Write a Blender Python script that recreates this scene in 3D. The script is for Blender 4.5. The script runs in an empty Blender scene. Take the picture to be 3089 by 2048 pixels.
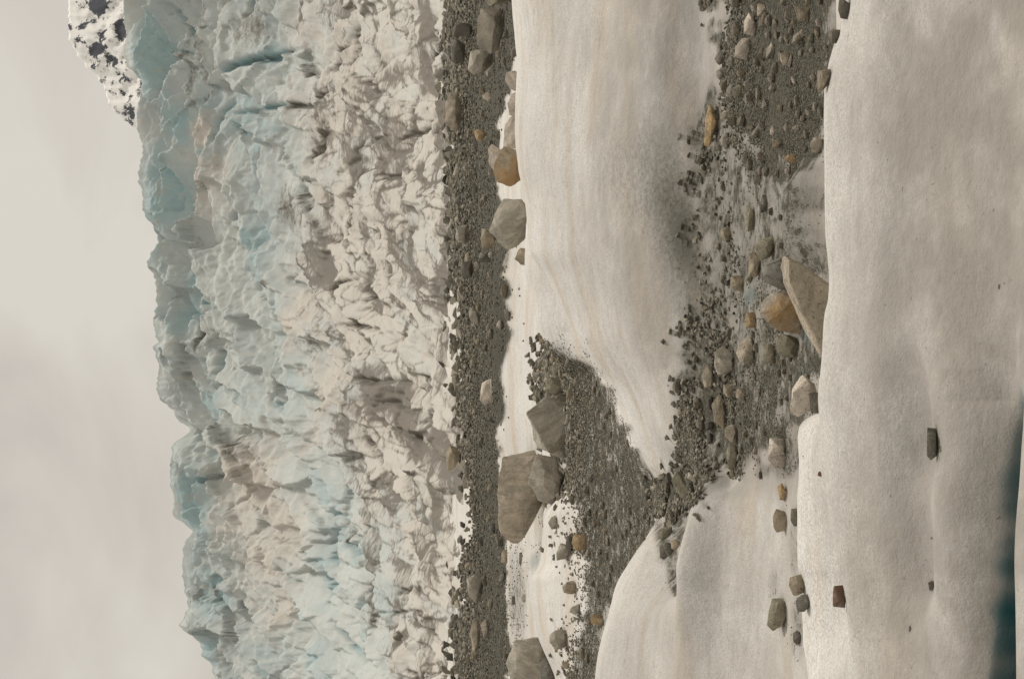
import bpy, bmesh, math, random
import numpy as np
from mathutils import Vector, Matrix

random.seed(7)
rng = np.random.default_rng(11)
sc = bpy.context.scene
col = sc.collection

# ------------------------------------------------------------------ camera
# The photograph was taken in portrait and lies on its side: world "up" is the left edge of the frame.
W0, H0 = 3089.0, 2048.0
LENS = 50.0
F = W0 * LENS / 36.0
CAMZ = 1.6
PITCH = math.atan((W0 / 2 - 1250.0) / F)
CP, SP = math.cos(PITCH), math.sin(PITCH)
cam_data = bpy.data.cameras.new('camera')
cam_data.lens = LENS
cam_data.sensor_width = 36.0
cam_data.sensor_fit = 'HORIZONTAL'
cam_data.clip_start = 0.05
cam_data.clip_end = 20000
cam = bpy.data.objects.new('camera', cam_data)
col.objects.link(cam)
xl = Vector((0, -SP, -CP))       # image right  = world down
yl = Vector((1, 0, 0))           # image up     = world right
zl = xl.cross(yl)
M = Matrix((xl, yl, zl)).transposed().to_4x4()
M.translation = Vector((0, 0, CAMZ))
cam.matrix_world = M
sc.camera = cam

# ------------------------------------------------------------------ sky and sun
SUN_EL, SUN_AZ = math.radians(48), math.radians(30)     # high, veiled by cloud, a little beyond and to the right
world = bpy.data.worlds.new('World')
sc.world = world
world.use_nodes = True
nt = world.node_tree
nt.nodes.clear()
out = nt.nodes.new('ShaderNodeOutputWorld')
mixs = nt.nodes.new('ShaderNodeMixShader')
bg1 = nt.nodes.new('ShaderNodeBackground')
bg2 = nt.nodes.new('ShaderNodeBackground')
sky = nt.nodes.new('ShaderNodeTexSky')
sky.sky_type = 'NISHITA'
sky.sun_disc = False
sky.sun_elevation = SUN_EL
sky.sun_rotation = SUN_AZ
sky.dust_density = 3.0
nt.links.new(sky.outputs[0], bg1.inputs[0])
bg1.inputs[1].default_value = 0.08
tc = nt.nodes.new('ShaderNodeTexCoord')
mp = nt.nodes.new('ShaderNodeMapping')
mp.inputs['Scale'].default_value = (1.0, 1.0, 1.5)
mp.inputs['Location'].default_value = (0.75, 0.2, 0.4)
nz = nt.nodes.new('ShaderNodeTexNoise')
nz.inputs['Scale'].default_value = 4.2
nz.inputs['Detail'].default_value = 5.0
nz.inputs['Roughness'].default_value = 0.5
nz.inputs['Distortion'].default_value = 0.5
rp = nt.nodes.new('ShaderNodeValToRGB')
rp.color_ramp.elements[0].position = 0.30
rp.color_ramp.elements[0].color = (0.555, 0.503, 0.45, 1)
rp.color_ramp.elements[1].position = 0.58
rp.color_ramp.elements[1].color = (0.71, 0.668, 0.592, 1)
e = rp.color_ramp.elements.new(0.44)
e.color = (0.635, 0.587, 0.522, 1)
nt.links.new(tc.outputs['Generated'], mp.inputs[0])
nt.links.new(mp.outputs[0], nz.inputs[0])
nt.links.new(nz.outputs[0], rp.inputs[0])
nt.links.new(rp.outputs[0], bg2.inputs[0])
bg2.inputs[1].default_value = 1.0
mixs.inputs[0].default_value = 0.93
nt.links.new(bg1.outputs[0], mixs.inputs[1])
nt.links.new(bg2.outputs[0], mixs.inputs[2])
nt.links.new(mixs.outputs[0], out.inputs[0])

sun_data = bpy.data.lights.new('sun', 'SUN')
sun_data.energy = 2.5
sun_data.angle = math.radians(11)
sun_data.color = (1.0, 0.95, 0.87)
sun = bpy.data.objects.new('sun', sun_data)
col.objects.link(sun)
sd = Vector((math.sin(SUN_AZ) * math.cos(SUN_EL), math.cos(SUN_AZ) * math.cos(SUN_EL), math.sin(SUN_EL)))
sun.rotation_euler = sd.to_track_quat('Z', 'Y').to_euler()

sc.view_settings.view_transform = 'Standard'
sc.view_settings.look = 'None'
sc.view_settings.exposure = 0.0
sc.view_settings.gamma = 1.0
sc.render.engine = 'CYCLES'
sc.cycles.max_bounces = 5
sc.cycles.diffuse_bounces = 3
sc.cycles.use_denoising = True

# ------------------------------------------------------------------ numeric helpers
def z_of(v, D):                       # height of the point seen at image x = v, D metres away
    cv = (np.asarray(v, float) - W0 / 2) / F
    return CAMZ + D * (-SP - cv * CP) / (CP - cv * SP)
def v_of(z, D):
    t = (np.asarray(z, float) - CAMZ) / D
    cv = (-SP - t * CP) / (CP - t * SP)
    return cv * F + W0 / 2
def x_of(y, D, z):                    # world X of image row y at distance D, height z
    return (1024.0 - y) / F * (D * CP - (z - CAMZ) * SP)

def pchip_slopes(x, y):
    h = np.diff(x, axis=0); d = np.diff(y, axis=0) / h
    m = np.zeros_like(y)
    w1 = 2 * h[1:] + h[:-1]; w2 = h[1:] + 2 * h[:-1]
    same = d[:-1] * d[1:] > 0
    with np.errstate(divide='ignore', invalid='ignore'):
        hm = (w1 + w2) / (w1 / d[:-1] + w2 / d[1:])
    m[1:-1] = np.where(same, hm, 0)
    m[0] = d[0]; m[-1] = d[-1]
    return m
def pchip1(xp, yp, x):
    xp = np.asarray(xp, float)[:, None]; yp = np.asarray(yp, float)[:, None]
    m = pchip_slopes(xp, yp)[:, 0]; xp = xp[:, 0]; yp = yp[:, 0]
    x = np.clip(x, xp[0], xp[-1])
    i = np.clip(np.searchsorted(xp, x) - 1, 0, len(xp) - 2)
    h = xp[i + 1] - xp[i]; t = (x - xp[i]) / h
    return ((2*t**3 - 3*t**2 + 1) * yp[i] + (t**3 - 2*t**2 + t) * h * m[i] + (-2*t**3 + 3*t**2) * yp[i+1] + (t**3 - t**2) * h * m[i+1])

PERM = np.random.default_rng(5).permutation(512)
def _h(ix, iy, s):
    return PERM[(PERM[(ix + 31 * s) & 511] + iy) & 511]
def perlin(x, y, s=0):
    x = np.asarray(x, float); y = np.asarray(y, float)
    ix = np.floor(x).astype(int); iy = np.floor(y).astype(int)
    fx = x - ix; fy = y - iy
    u = fx**3 * (fx * (fx * 6 - 15) + 10); w = fy**3 * (fy * (fy * 6 - 15) + 10)
    def g(dx, dy):
        a = _h(ix + dx, iy + dy, s) * (2 * math.pi / 512)
        return np.cos(a) * (fx - dx) + np.sin(a) * (fy - dy)
    return 1.5 * ((g(0, 0) * (1 - u) + g(1, 0) * u) * (1 - w) + (g(0, 1) * (1 - u) + g(1, 1) * u) * w)
def fbm(x, y, oct=4, s=0, gain=0.5):
    r = 0; a = 1
    for k in range(oct):
        r = r + a * perlin(x * 2**k, y * 2**k, s + k); a *= gain
    return r
def sstep(a, b, x):
    t = np.clip((x - a) / (b - a), 0, 1)
    return t * t * (3 - 2 * t)
def blobs(X, Y, lst, pw=1.4):
    r = np.zeros_like(X, dtype=float)
    for cx, cy, rx, ry, ang, amp in lst:
        c, s = math.cos(math.radians(ang)), math.sin(math.radians(ang))
        dx, dy = X - cx, Y - cy
        p = (dx * c + dy * s) / rx; q = (-dx * s + dy * c) / ry
        r = np.maximum(r, amp * np.exp(-(p * p + q * q) ** pw))
    return r
def in_poly(X, Y, poly):
    inside = np.zeros(X.shape, bool)
    n = len(poly)
    for i in range(n):
        x1, y1 = poly[i]; x2, y2 = poly[(i + 1) % n]
        cond = (y1 > Y) != (y2 > Y)
        xi = (x2 - x1) * (Y - y1) / ((y2 - y1) + 1e-9) + x1
        inside ^= cond & (X < xi)
    return inside

def grid_mesh(name, P, mat, attrs=None, smooth=True):
    R, C = P.shape[:2]
    me = bpy.data.meshes.new(name)
    idx = np.arange(R * C).reshape(R, C)
    q = np.stack([idx[:-1, :-1], idx[:-1, 1:], idx[1:, 1:], idx[1:, :-1]], -1).reshape(-1, 4)
    return raw_mesh(name, P.reshape(-1, 3), q, mat, attrs, smooth)
def raw_mesh(name, V, q, mat, attrs=None, smooth=True):
    me = bpy.data.meshes.new(name)
    n = q.shape[1]
    me.vertices.add(len(V)); me.vertices.foreach_set('co', np.ascontiguousarray(V, np.float32).ravel())
    me.loops.add(q.size); me.loops.foreach_set('vertex_index', np.ascontiguousarray(q, np.int32).ravel())
    me.polygons.add(len(q)); me.polygons.foreach_set('loop_start', np.arange(0, q.size, n, dtype=np.int32))
    me.polygons.foreach_set('use_smooth', np.full(len(q), smooth))
    for k, a in (attrs or {}).items():
        at = me.attributes.new(k, 'FLOAT', 'POINT')
        at.data.foreach_set('value', np.ascontiguousarray(a, np.float32).ravel())
    me.update(calc_edges=True)
    if mat: me.materials.append(mat)
    o = bpy.data.objects.new(name, me)
    col.objects.link(o)
    return o

# ------------------------------------------------------------------ materials
class NT:
    def __init__(s, name):
        s.m = bpy.data.materials.new(name); s.m.use_nodes = True
        s.t = s.m.node_tree; s.b = s.t.nodes['Principled BSDF']
    def n(s, kind, **kw):
        nd = s.t.nodes.new(kind)
        for k, v in kw.items(): setattr(nd, k, v)
        return nd
    def l(s, a, b): s.t.links.new(a, b)
    def attr(s, name):
        return s.n('ShaderNodeAttribute', attribute_name=name).outputs['Fac']
    def noise(s, vec, scale, detail=4, rough=0.55, dist=0.0):
        nd = s.n('ShaderNodeTexNoise')
        nd.inputs['Scale'].default_value = scale; nd.inputs['Detail'].default_value = detail
        nd.inputs['Roughness'].default_value = rough; nd.inputs['Distortion'].default_value = dist
        if vec is not None: s.l(vec, nd.inputs['Vector'])
        return nd.outputs[0]
    def mapping(s, vec, scale=(1, 1, 1), rot=(0, 0, 0)):
        nd = s.n('ShaderNodeMapping'); nd.inputs['Scale'].default_value = scale; nd.inputs['Rotation'].default_value = rot
        s.l(vec, nd.inputs[0]); return nd.outputs[0]
    def ramp(s, fac, a, b, lo=0.0, hi=1.0):
        nd = s.n('ShaderNodeMapRange'); nd.interpolation_type = 'SMOOTHSTEP'
        nd.inputs['From Min'].default_value = a; nd.inputs['From Max'].default_value = b
        nd.inputs['To Min'].default_value = lo; nd.inputs['To Max'].default_value = hi
        s.l(fac, nd.inputs['Value']); return nd.outputs[0]
    def math(s, op, a, b):
        nd = s.n('ShaderNodeMath', operation=op)
        for i, v in enumerate((a, b)):
            if isinstance(v, (int, float)): nd.inputs[i].default_value = v
            else: s.l(v, nd.inputs[i])
        return nd.outputs[0]
    def mix(s, fac, a, b, blend='MIX'):
        nd = s.n('ShaderNodeMix', data_type='RGBA', blend_type=blend)
        if isinstance(fac, (int, float)): nd.inputs[0].default_value = fac
        else: s.l(fac, nd.inputs[0])
        for i, v in ((6, a), (7, b)):
            if isinstance(v, tuple): nd.inputs[i].default_value = (*v, 1)
            else: s.l(v, nd.inputs[i])
        return nd.outputs[2]
    def bump(s, h, strength, dist, prev=None):
        nd = s.n('ShaderNodeBump'); nd.inputs['Strength'].default_value = strength; nd.inputs['Distance'].default_value = dist
        s.l(h, nd.inputs['Height'])
        if prev is not None: s.l(prev, nd.inputs['Normal'])
        return nd.outputs[0]
    def finish(s, colr, rough, normal=None, spec=0.3):
        if isinstance(colr, tuple): s.b.inputs['Base Color'].default_value = (*colr, 1)
        else: s.l(colr, s.b.inputs['Base Color'])
        if isinstance(rough, (int, float)): s.b.inputs['Roughness'].default_value = rough
        else: s.l(rough, s.b.inputs['Roughness'])
        s.b.inputs['Specular IOR Level'].default_value = spec
        if normal is not None: s.l(normal, s.b.inputs['Normal'])
        return s.m

def mat_ground():
    t = NT('weathered_glacier_ice')
    pos = t.n('ShaderNodeNewGeometry').outputs['Position']
    c = t.mix(t.ramp(t.noise(pos, 0.9, 4), 0.38, 0.66), (0.79, 0.772, 0.73), (0.70, 0.68, 0.645))
    st = t.mapping(pos, (0.7, 3.2, 3.0), (0, 0, 0.35))
    c = t.mix(t.ramp(t.noise(st, 1.0, 3, 0.5), 0.46, 0.72, 0, 0.6), c, (0.62, 0.49, 0.355))
    st2 = t.mapping(pos, (1.2, 7.0, 6.0), (0, 0, 0.2))
    c = t.mix(t.ramp(t.noise(st2, 1.6, 3, 0.55), 0.52, 0.76, 0, 0.4), c, (0.45, 0.43, 0.405))
    gr = t.attr('grime_shade')
    c = t.mix(t.math('MULTIPLY', gr, t.ramp(t.noise(pos, 3.5, 5, 0.6), 0.25, 0.6, 0.55, 1.0)), c, (0.285, 0.26, 0.232))  # grime and painted slope shading share this dark tone
    # coarse ice grains
    g = t.noise(pos, 95, 3, 0.7)
    c = t.mix(t.ramp(g, 0.42, 0.62, 0, 0.5), c, (0.33, 0.315, 0.29))
    c = t.mix(t.ramp(t.noise(pos, 210, 2, 0.7), 0.45, 0.65, 0, 0.4), c, (0.30, 0.288, 0.265))
    c = t.mix(t.ramp(t.noise(t.mapping(pos, (1, 1.6, 1.6)), 14, 5, 0.7), 0.5, 0.72, 0, 0.5), c, (0.36, 0.335, 0.30))
    sp = t.ramp(t.noise(pos, 55, 3, 0.6), 0.685, 0.72, 0, 0.6)
    c = t.mix(sp, c, (0.12, 0.108, 0.09))
    silt = t.attr('silt')
    sf = t.math('ADD', silt, t.math('MULTIPLY', t.math('SUBTRACT', t.noise(pos, 30, 5, 0.75), 0.5), 1.1))
    sf = t.math('MULTIPLY', t.ramp(sf, 0.05, 0.95), t.ramp(silt, 0.0, 0.3))
    c = t.mix(sf, c, (0.135, 0.13, 0.108))
    # grit lying on the ice
    dirt = t.attr('dirt')
    n1 = t.noise(pos, 24, 6, 0.75)
    n2 = t.noise(pos, 6.0, 5, 0.65, 0.6)
    n3 = t.noise(pos, 85, 3, 0.7)
    soft = t.math('MULTIPLY', t.ramp(dirt, 0.02, 0.60), t.ramp(n2, 0.25, 0.7, 0.45, 0.95))
    c = t.mix(soft, c, (0.145, 0.138, 0.116))
    k = t.math('ADD', dirt, t.math('ADD', t.math('MULTIPLY', t.math('SUBTRACT', n1, 0.5), 2.0), t.math('MULTIPLY', t.math('SUBTRACT', n2, 0.5), 1.5)))
    k = t.math('ADD', k, t.math('MULTIPLY', t.math('SUBTRACT', n3, 0.5), 0.8))
    fac = t.math('MULTIPLY', t.ramp(k, 0.42, 0.72), t.ramp(dirt, 0.03, 0.25))
    dc = t.mix(t.ramp(t.noise(pos, 48, 4, 0.75), 0.38, 0.66), (0.03, 0.03, 0.022), (0.125, 0.113, 0.085))
    c = t.mix(fac, c, dc)
    bl = t.attr('blue')
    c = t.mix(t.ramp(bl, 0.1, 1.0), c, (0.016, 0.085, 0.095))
    nrm = t.bump(t.noise(pos, 110, 4, 0.7), 0.35, 0.008)
    nrm = t.bump(t.noise(pos, 11, 5, 0.65), 0.26, 0.05, nrm)
    return t.finish(c, 0.8, nrm, 0.08)

def mat_icefall():
    t = NT('crevassed_glacier_ice')
    pos = t.n('ShaderNodeNewGeometry').outputs['Position']
    blue, dirt, white = t.attr('blue'), t.attr('dirt'), t.attr('white')
    c = t.mix(t.ramp(t.noise(pos, 0.10, 5, 0.6), 0.38, 0.64), (0.53, 0.555, 0.53), (0.43, 0.465, 0.455))
    c = t.mix(t.ramp(blue, 0.0, 1.0), c, (0.335, 0.455, 0.47))
    c = t.mix(t.ramp(white, 0.0, 1.0), c, (0.54, 0.508, 0.455))
    sx = t.mapping(pos, (0.6, 0.6, 0.14))
    c = t.mix(t.ramp(t.noise(sx, 1.0, 6, 0.68), 0.50, 0.78, 0, 0.55), c, (0.47, 0.40, 0.33))
    n1 = t.noise(pos, 1.7, 7, 0.72)
    n2 = t.noise(pos, 0.25, 5, 0.65)
    k = t.math('ADD', dirt, t.math('ADD', t.math('MULTIPLY', t.math('SUBTRACT', n1, 0.5), 1.5), t.math('MULTIPLY', t.math('SUBTRACT', n2, 0.5), 1.0)))
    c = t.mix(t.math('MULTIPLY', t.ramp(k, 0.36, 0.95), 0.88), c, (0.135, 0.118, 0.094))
    nrm = t.bump(t.noise(pos, 2.4, 6, 0.7), 0.35, 0.25)
    return t.finish(c, 0.75, nrm, 0.08)

def mat_rock():
    t = NT('moraine_rock')
    oi = t.n('ShaderNodeObjectInfo')
    tcn = t.n('ShaderNodeTexCoord').outputs['Object']
    add = t.n('ShaderNodeVectorMath', operation='ADD')
    mul = t.n('ShaderNodeVectorMath', operation='SCALE'); mul.inputs['Scale'].default_value = 37.0
    comb = t.n('ShaderNodeCombineXYZ')
    for i in range(3): t.l(oi.outputs['Random'], comb.inputs[i])
    t.l(comb.outputs[0], mul.inputs[0]); t.l(tcn, add.inputs[0]); t.l(mul.outputs[0], add.inputs[1])
    v = add.outputs[0]
    vr = t.n('ShaderNodeVectorRotate', rotation_type='AXIS_ANGLE'); vr.inputs['Axis'].default_value = (0.4, 0.8, 0.45)
    t.l(v, vr.inputs['Vector']); t.l(t.math('MULTIPLY', oi.outputs['Random'], 6.28), vr.inputs['Angle'])
    strata = t.noise(t.mapping(vr.outputs[0], (1.5, 3.0, 11)), 1.6, 5, 0.65, 0.8)
    c = t.mix(t.ramp(t.noise(v, 5, 5, 0.65), 0.3, 0.7, 0, 0.45), oi.outputs['Color'], (0.12, 0.112, 0.09))
    c = t.mix(t.ramp(strata, 0.42, 0.62, 0, 0.4), c, (0.17, 0.155, 0.125))
    c = t.mix(t.ramp(t.noise(v, 30, 5, 0.75), 0.52, 0.75, 0, 0.6), c, (0.50, 0.455, 0.385))
    c = t.mix(t.ramp(t.noise(v, 70, 3, 0.7), 0.55, 0.7, 0, 0.6), c, (0.07, 0.065, 0.055))
    # iron stain, its share of the stone kept in the alpha of the object colour
    st = t.ramp(t.math('ADD', t.noise(v, 2.2, 4, 0.5), oi.outputs['Alpha']), 0.98, 1.12)
    c = t.mix(st, c, t.mix(t.noise(v, 14, 4), (0.34, 0.205, 0.09), (0.42, 0.30, 0.17)))
    nrm = t.bump(t.noise(v, 40, 6, 0.75), 0.7, 0.025)
    nrm = t.bump(strata, 0.5, 0.05, nrm)
    nrm = t.bump(t.noise(v, 8, 4, 0.6), 0.5, 0.06, nrm)
    return t.finish(c, 0.88, nrm, 0.2)

def mat_gravel():
    t = NT('moraine_gravel')
    pos = t.n('ShaderNodeNewGeometry').outputs['Position']
    tint = t.attr('tint')
    r = t.n('ShaderNodeValToRGB'); r.color_ramp.interpolation = 'LINEAR'
    els = [(0.0, (0.06, 0.058, 0.045)), (0.3, (0.17, 0.158, 0.125)), (0.6, (0.29, 0.262, 0.205)), (0.85, (0.44, 0.385, 0.30)), (0.93, (0.45, 0.31, 0.16)), (1.0, (0.60, 0.56, 0.49))]
    r.color_ramp.elements[0].position, r.color_ramp.elements[1].position = 0.0, 1.0
    r.color_ramp.elements[0].color, r.color_ramp.elements[1].color = (*els[0][1], 1), (*els[-1][1], 1)
    for p, cc in els[1:-1]:
        el = r.color_ramp.elements.new(p); el.color = (*cc, 1)
    t.l(tint, r.inputs[0])
    c = t.mix(t.ramp(t.noise(pos, 60, 4, 0.7), 0.35, 0.7, 0, 0.35), r.outputs[0], (0.16, 0.15, 0.12))
    return t.finish(c, 0.88, t.bump(t.noise(pos, 90, 4, 0.7), 0.5, 0.01), 0.2)

def mat_mountain():
    t = NT('snowy_mountain_rock')
    rock = t.attr('rock')
    pos = t.n('ShaderNodeNewGeometry').outputs['Position']
    n = t.noise(t.mapping(pos, (1, 0.2, 0.45), (0, -0.7, 0)), 0.042, 9, 0.76)
    k = t.math('ADD', rock, t.math('MULTIPLY', t.math('SUBTRACT', n, 0.5), 2.6))
    c = t.mix(t.ramp(k, 0.56, 0.66), (0.86, 0.85, 0.82), (0.10, 0.105, 0.12))
    return t.finish(c, 0.9, t.bump(n, 0.2, 6.0), 0.0)

M_GROUND, M_ICE, M_ROCK, M_GRAVEL, M_MTN = mat_ground(), mat_icefall(), mat_rock(), mat_gravel(), mat_mountain()

# ------------------------------------------------------------------ foreground glacier: lofted through ridge and hollow lines
# every line: control points (image row y, value, distance); value is an image column v (float) or ('z', height)
YC = np.concatenate([np.linspace(-2600, -330, 70), np.linspace(-310, 2360, 690), np.linspace(2380, 4650, 70)])
NC = len(YC)
LINES = []
def line(pts):
    ys = [p[0] for p in pts]; D = pchip1(ys, [p[2] for p in pts], YC)
    zz = [(p[1][1] if isinstance(p[1], tuple) else float(z_of(p[1], p[2]))) for p in pts]
    LINES.append((D, pchip1(ys, zz, YC)))
Z = lambda h: ('z', h)
line([(-650, Z(.10), 1.2), (2700, Z(.10), 1.2)])
line([(-650, Z(.02), 2.6), (2700, Z(.02), 2.6)])
# lip of the small slot, slot floor, blue far wall
line([(-650, 3140, 3.55), (900, 3135, 3.55), (1200, 3098, 3.62), (1400, 3080, 3.66), (1700, 3063, 3.68), (2048, 3066, 3.68), (2700, 3070, 3.68)])
line([(-650, 3120, 3.60), (900, 3116, 3.60), (1130, Z(-.01), 3.70), (1400, Z(-.22), 3.76), (1700, Z(-.45), 3.79), (2700, Z(-.55), 3.80)])
line([(-650, 3098, 3.64), (900, 3092, 3.64), (1130, Z(-.02), 3.74), (1400, Z(-.21), 3.81), (1700, Z(-.42), 3.86), (2700, Z(-.5), 3.87)])
line([(-650, 3050, 3.72), (900, 3055, 3.72), (1130, 3068, 3.79), (1300, 3062, 3.84), (1500, 3042, 3.88), (1700, 3036, 3.89), (1850, 3022, 3.90), (2048, 2990, 3.915), (2700, 2940, 3.94)])
# low crest at v~2818 with its hollow
line([(-650, 2815, 4.10), (0, 2830, 4.10), (1000, 2835, 4.10), (1200, 2818, 4.12), (1400, 2826, 4.11), (1750, 2820, 4.11), (1900, 2835, 4.11), (2700, 2830, 4.11)])
line([(-650, 2730, 4.27), (0, 2755, 4.25), (1000, 2755, 4.25), (1200, 2800, 4.24), (1360, 2823, 4.24), (1500, 2800, 4.25), (1760, 2818, 4.24), (1900, 2775, 4.26), (2700, 2760, 4.26)])
line([(-650, 2640, 4.46), (0, 2640, 4.46), (1000, 2625, 4.48), (1400, 2645, 4.46), (1800, 2665, 4.46), (2700, 2670, 4.46)])
# fold ridge (near crest)
line([(-650, 2600, 4.85), (0, 2557, 4.85), (100, 2545, 4.85), (200, 2512, 4.85), (280, 2498, 4.85), (500, 2501, 4.85), (700, 2500, 4.85), (850, 2512, 4.85), (900, 2509, 4.85), (950, 2496, 4.85), (1100, 2486, 4.85), (1220, 2473, 4.85), (1300, 2475, 4.84), (1400, 2486, 4.82), (1550, 2501, 4.78), (1660, 2521, 4.74), (1760, 2547, 4.70), (1840, 2558, 4.70), (2048, 2585, 4.70), (2700, 2600, 4.70)])
line([(-650, Z(.0), 5.3), (1150, Z(.0), 5.3), (1260, Z(.06), 5.15), (1400, 2496, 5.04), (1550, 2535, 5.02), (1700, 2580, 4.97), (1780, 2600, 4.96), (1850, 2590, 4.97), (2048, 2530, 4.95), (2700, 2530, 4.95)])
# farther low crest on the left
line([(-650, Z(-.22), 5.8), (1180, Z(-.23), 5.8), (1225, Z(-.14), 5.65), (1255, 2452, 5.55), (1290, 2428, 5.45), (1350, 2420, 5.45), (1500, 2420, 5.45), (1700, 2421, 5.45), (1760, 2432, 5.45), (1900, 2440, 5.45), (2048, 2446, 5.45), (2700, 2460, 5.45)])
line([(-650, Z(-.33), 6.6), (1200, Z(-.33), 6.6), (1350, Z(-.34), 6.6), (2700, Z(-.34), 6.6)])
# trough floor
line([(-650, 2330, 7.55), (1400, 2330, 7.6), (1600, 2320, 7.6), (2700, 2310, 7.6)])
line([(-650, 2190, 8.7), (600, 2180, 8.7), (1300, 2190, 8.7), (1440, 2200, 8.5), (1520, 2200, 8.15), (1800, 2185, 8.15), (2700, 2180, 8.15)])
# left dome crest and groove behind it
line([(-650, 2130, 9.05), (600, 2120, 9.05), (1300, 2110, 9.1), (1400, 2120, 8.9), (1445, 2140, 8.6), (1475, 2118, 8.5), (1520, 2091, 8.45), (1590, 2073, 8.45), (1660, 2056, 8.45), (1720, 2044, 8.45), (1800, 2045, 8.5), (2000, 2050, 8.6), (2700, 2050, 8.6)])
line([(-650, 1985, 9.45), (600, 1965, 9.45), (1300, 2030, 9.6), (1440, Z(-.34), 9.5), (1520, Z(-.36), 9.35), (1640, Z(-.30), 9.2), (1740, Z(-.22), 9.15), (1800, Z(-.07), 9.15), (1860, 1975, 9.2), (2000, 1955, 9.25), (2700, 1950, 9.25)])
# second dome crest
line([(-650, 1835, 10.15), (0, 1835, 10.15), (700, 1815, 10.15), (1000, 1870, 10.1), (1200, 1945, 10.2), (1330, 1985, 10.2), (1480, 2030, 10.3), (1570, 2010, 10.3), (1640, 1952, 10.2), (1700, 1906, 10.2), (1760, 1866, 10.2), (1830, 1843, 10.2), (1950, 1813, 10.2), (2048, 1800, 10.2), (2700, 1760, 10.2)])
# the big white ridge
line([(-650, 1510, 12.4), (0, 1547, 12.4), (100, 1556, 12.4), (200, 1563, 12.3), (400, 1559, 12.3), (500, 1564, 12.3), (600, 1584, 12.3), (650, 1591, 12.3), (752, 1602, 12.2), (836, 1658, 12.0), (938, 1709, 11.8), (1036, 1751, 11.5), (1092, 1786, 11.4), (1162, 1844, 11.2), (1231, 1886, 11.0), (1324, 1923, 10.9), (1400, 1950, 10.9), (1460, 1988, 10.9), (1560, Z(-.32), 11.8), (2700, Z(-.25), 12.2)])
line([(-650, Z(.3), 15.5), (500, Z(.3), 15), (800, Z(.15), 14.4), (1036, Z(-.12), 13.6), (1231, Z(-.26), 13.0), (1460, Z(-.28), 13.0), (2700, Z(-.18), 13.2)])
line([(-650, Z(.1), 18.6), (500, Z(.1), 18.2), (700, 1592, 15.8), (803, 1587, 15.6), (887, 1606, 15.4), (966, 1620, 15.2), (1017, 1641, 15.1), (1068, 1678, 15.0), (1130, Z(-.17), 14.9), (1300, Z(-.16), 14.9), (2048, Z(-.1), 15.0), (2700, Z(-.1), 15.0)])
line([(-650, Z(.1), 20.0), (500, Z(.05), 19.6), (800, Z(.04), 18.2), (966, Z(.0), 17.6), (1068, Z(-.08), 17.0), (1300, Z(-.1), 16.6), (1400, Z(-.1), 16.6), (1450, 1712, 16.6), (1500, 1682, 16.6), (1558, 1642, 16.8), (1620, 1641, 16.9), (1696, 1633, 17), (1748, 1606, 17), (1800, 1607, 17), (1860, 1615, 17), (1920, 1627, 17), (2048, 1680, 17), (2200, 1720, 17), (2700, 1720, 17)])
line([(-650, 1565, 20.8), (600, 1565, 20.8), (800, 1580, 19.8), (1000, 1585, 19.4), (1200, 1595, 19.2), (1400, 1602, 19.0), (1520, Z(-.06), 18.8), (1800, Z(-.06), 18.8), (2048, Z(-.12), 18.8), (2700, Z(-.12), 18.8)])
# white crest before the rubble band
line([(-650, 1530, 23), (600, 1530, 23), (700, 1510, 22.4), (740, 1499, 21.8), (800, 1488, 21.6), (900, 1487, 21.6), (1000, 1486, 21.6), (1100, 1490, 21.6), (1200, 1494, 21.6), (1300, 1499, 21.6), (1360, 1506, 21.8), (1450, 1522, 22.4), (1640, 1536, 23), (2048, 1532, 23), (2700, 1532, 23)])
line([(-650, 1500, 26), (700, 1500, 26), (850, Z(.16), 26), (1300, Z(.14), 26), (1450, 1505, 26), (2700, 1505, 26)])
line([(-650, 1445, 33), (700, 1448, 33), (2700, 1455, 33)])
line([(-650, 1385, 46), (700, 1388, 46), (1400, 1405, 45), (2700, 1400, 45)])
line([(-650, 1345, 58), (2700, 1355, 58)])
line([(-650, 1290, 80), (2700, 1300, 80)])
LD = np.array([l[0] for l in LINES]); LZ = np.array([l[1] for l in LINES])
# smooth the lines a little along the rows
ker = np.array([1, 2, 3, 2, 1.0]); ker /= ker.sum()
def smc(a): return np.array([np.convolve(np.pad(r, 2, mode='edge'), ker, 'valid') for r in a])
LD, LZ = smc(LD), smc(LZ)
kw = np.hanning(43)[1:-1]; kw /= kw.sum()               # the nearest ice is softly rounded
for k in range(2, 9):
    for A_ in (LD, LZ): A_[k] = np.convolve(np.pad(A_[k], 20, mode='edge'), kw, 'valid')
ms = pchip_slopes(LD, LZ)
SEG = [10, 14, 8, 8, 14, 22, 18, 18, 24, 16, 14, 16, 30, 34, 30, 24, 30, 62, 16, 16, 16, 16, 22, 12, 18, 16, 12, 8, 1]
assert len(SEG) >= len(LINES) - 1, (len(SEG), len(LINES))
Dg, Zg = [], []
for k in range(len(LINES) - 1):
    n = SEG[k]
    for j in range(n):
        t = j / n; h = LD[k + 1] - LD[k]
        Dg.append(LD[k] + t * h)
        Zg.append((2*t**3 - 3*t**2 + 1) * LZ[k] + (t**3 - 2*t**2 + t) * h * ms[k] + (-2*t**3 + 3*t**2) * LZ[k+1] + (t**3 - t**2) * h * ms[k+1])
Dg.append(LD[-1]); Zg.append(LZ[-1])
Dg = np.array(Dg); Zg = np.array(Zg)
Yg = np.broadcast_to(YC, Dg.shape)
Xw = x_of(Yg, Dg, Zg)
Vg0 = v_of(Zg, Dg)
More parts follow.
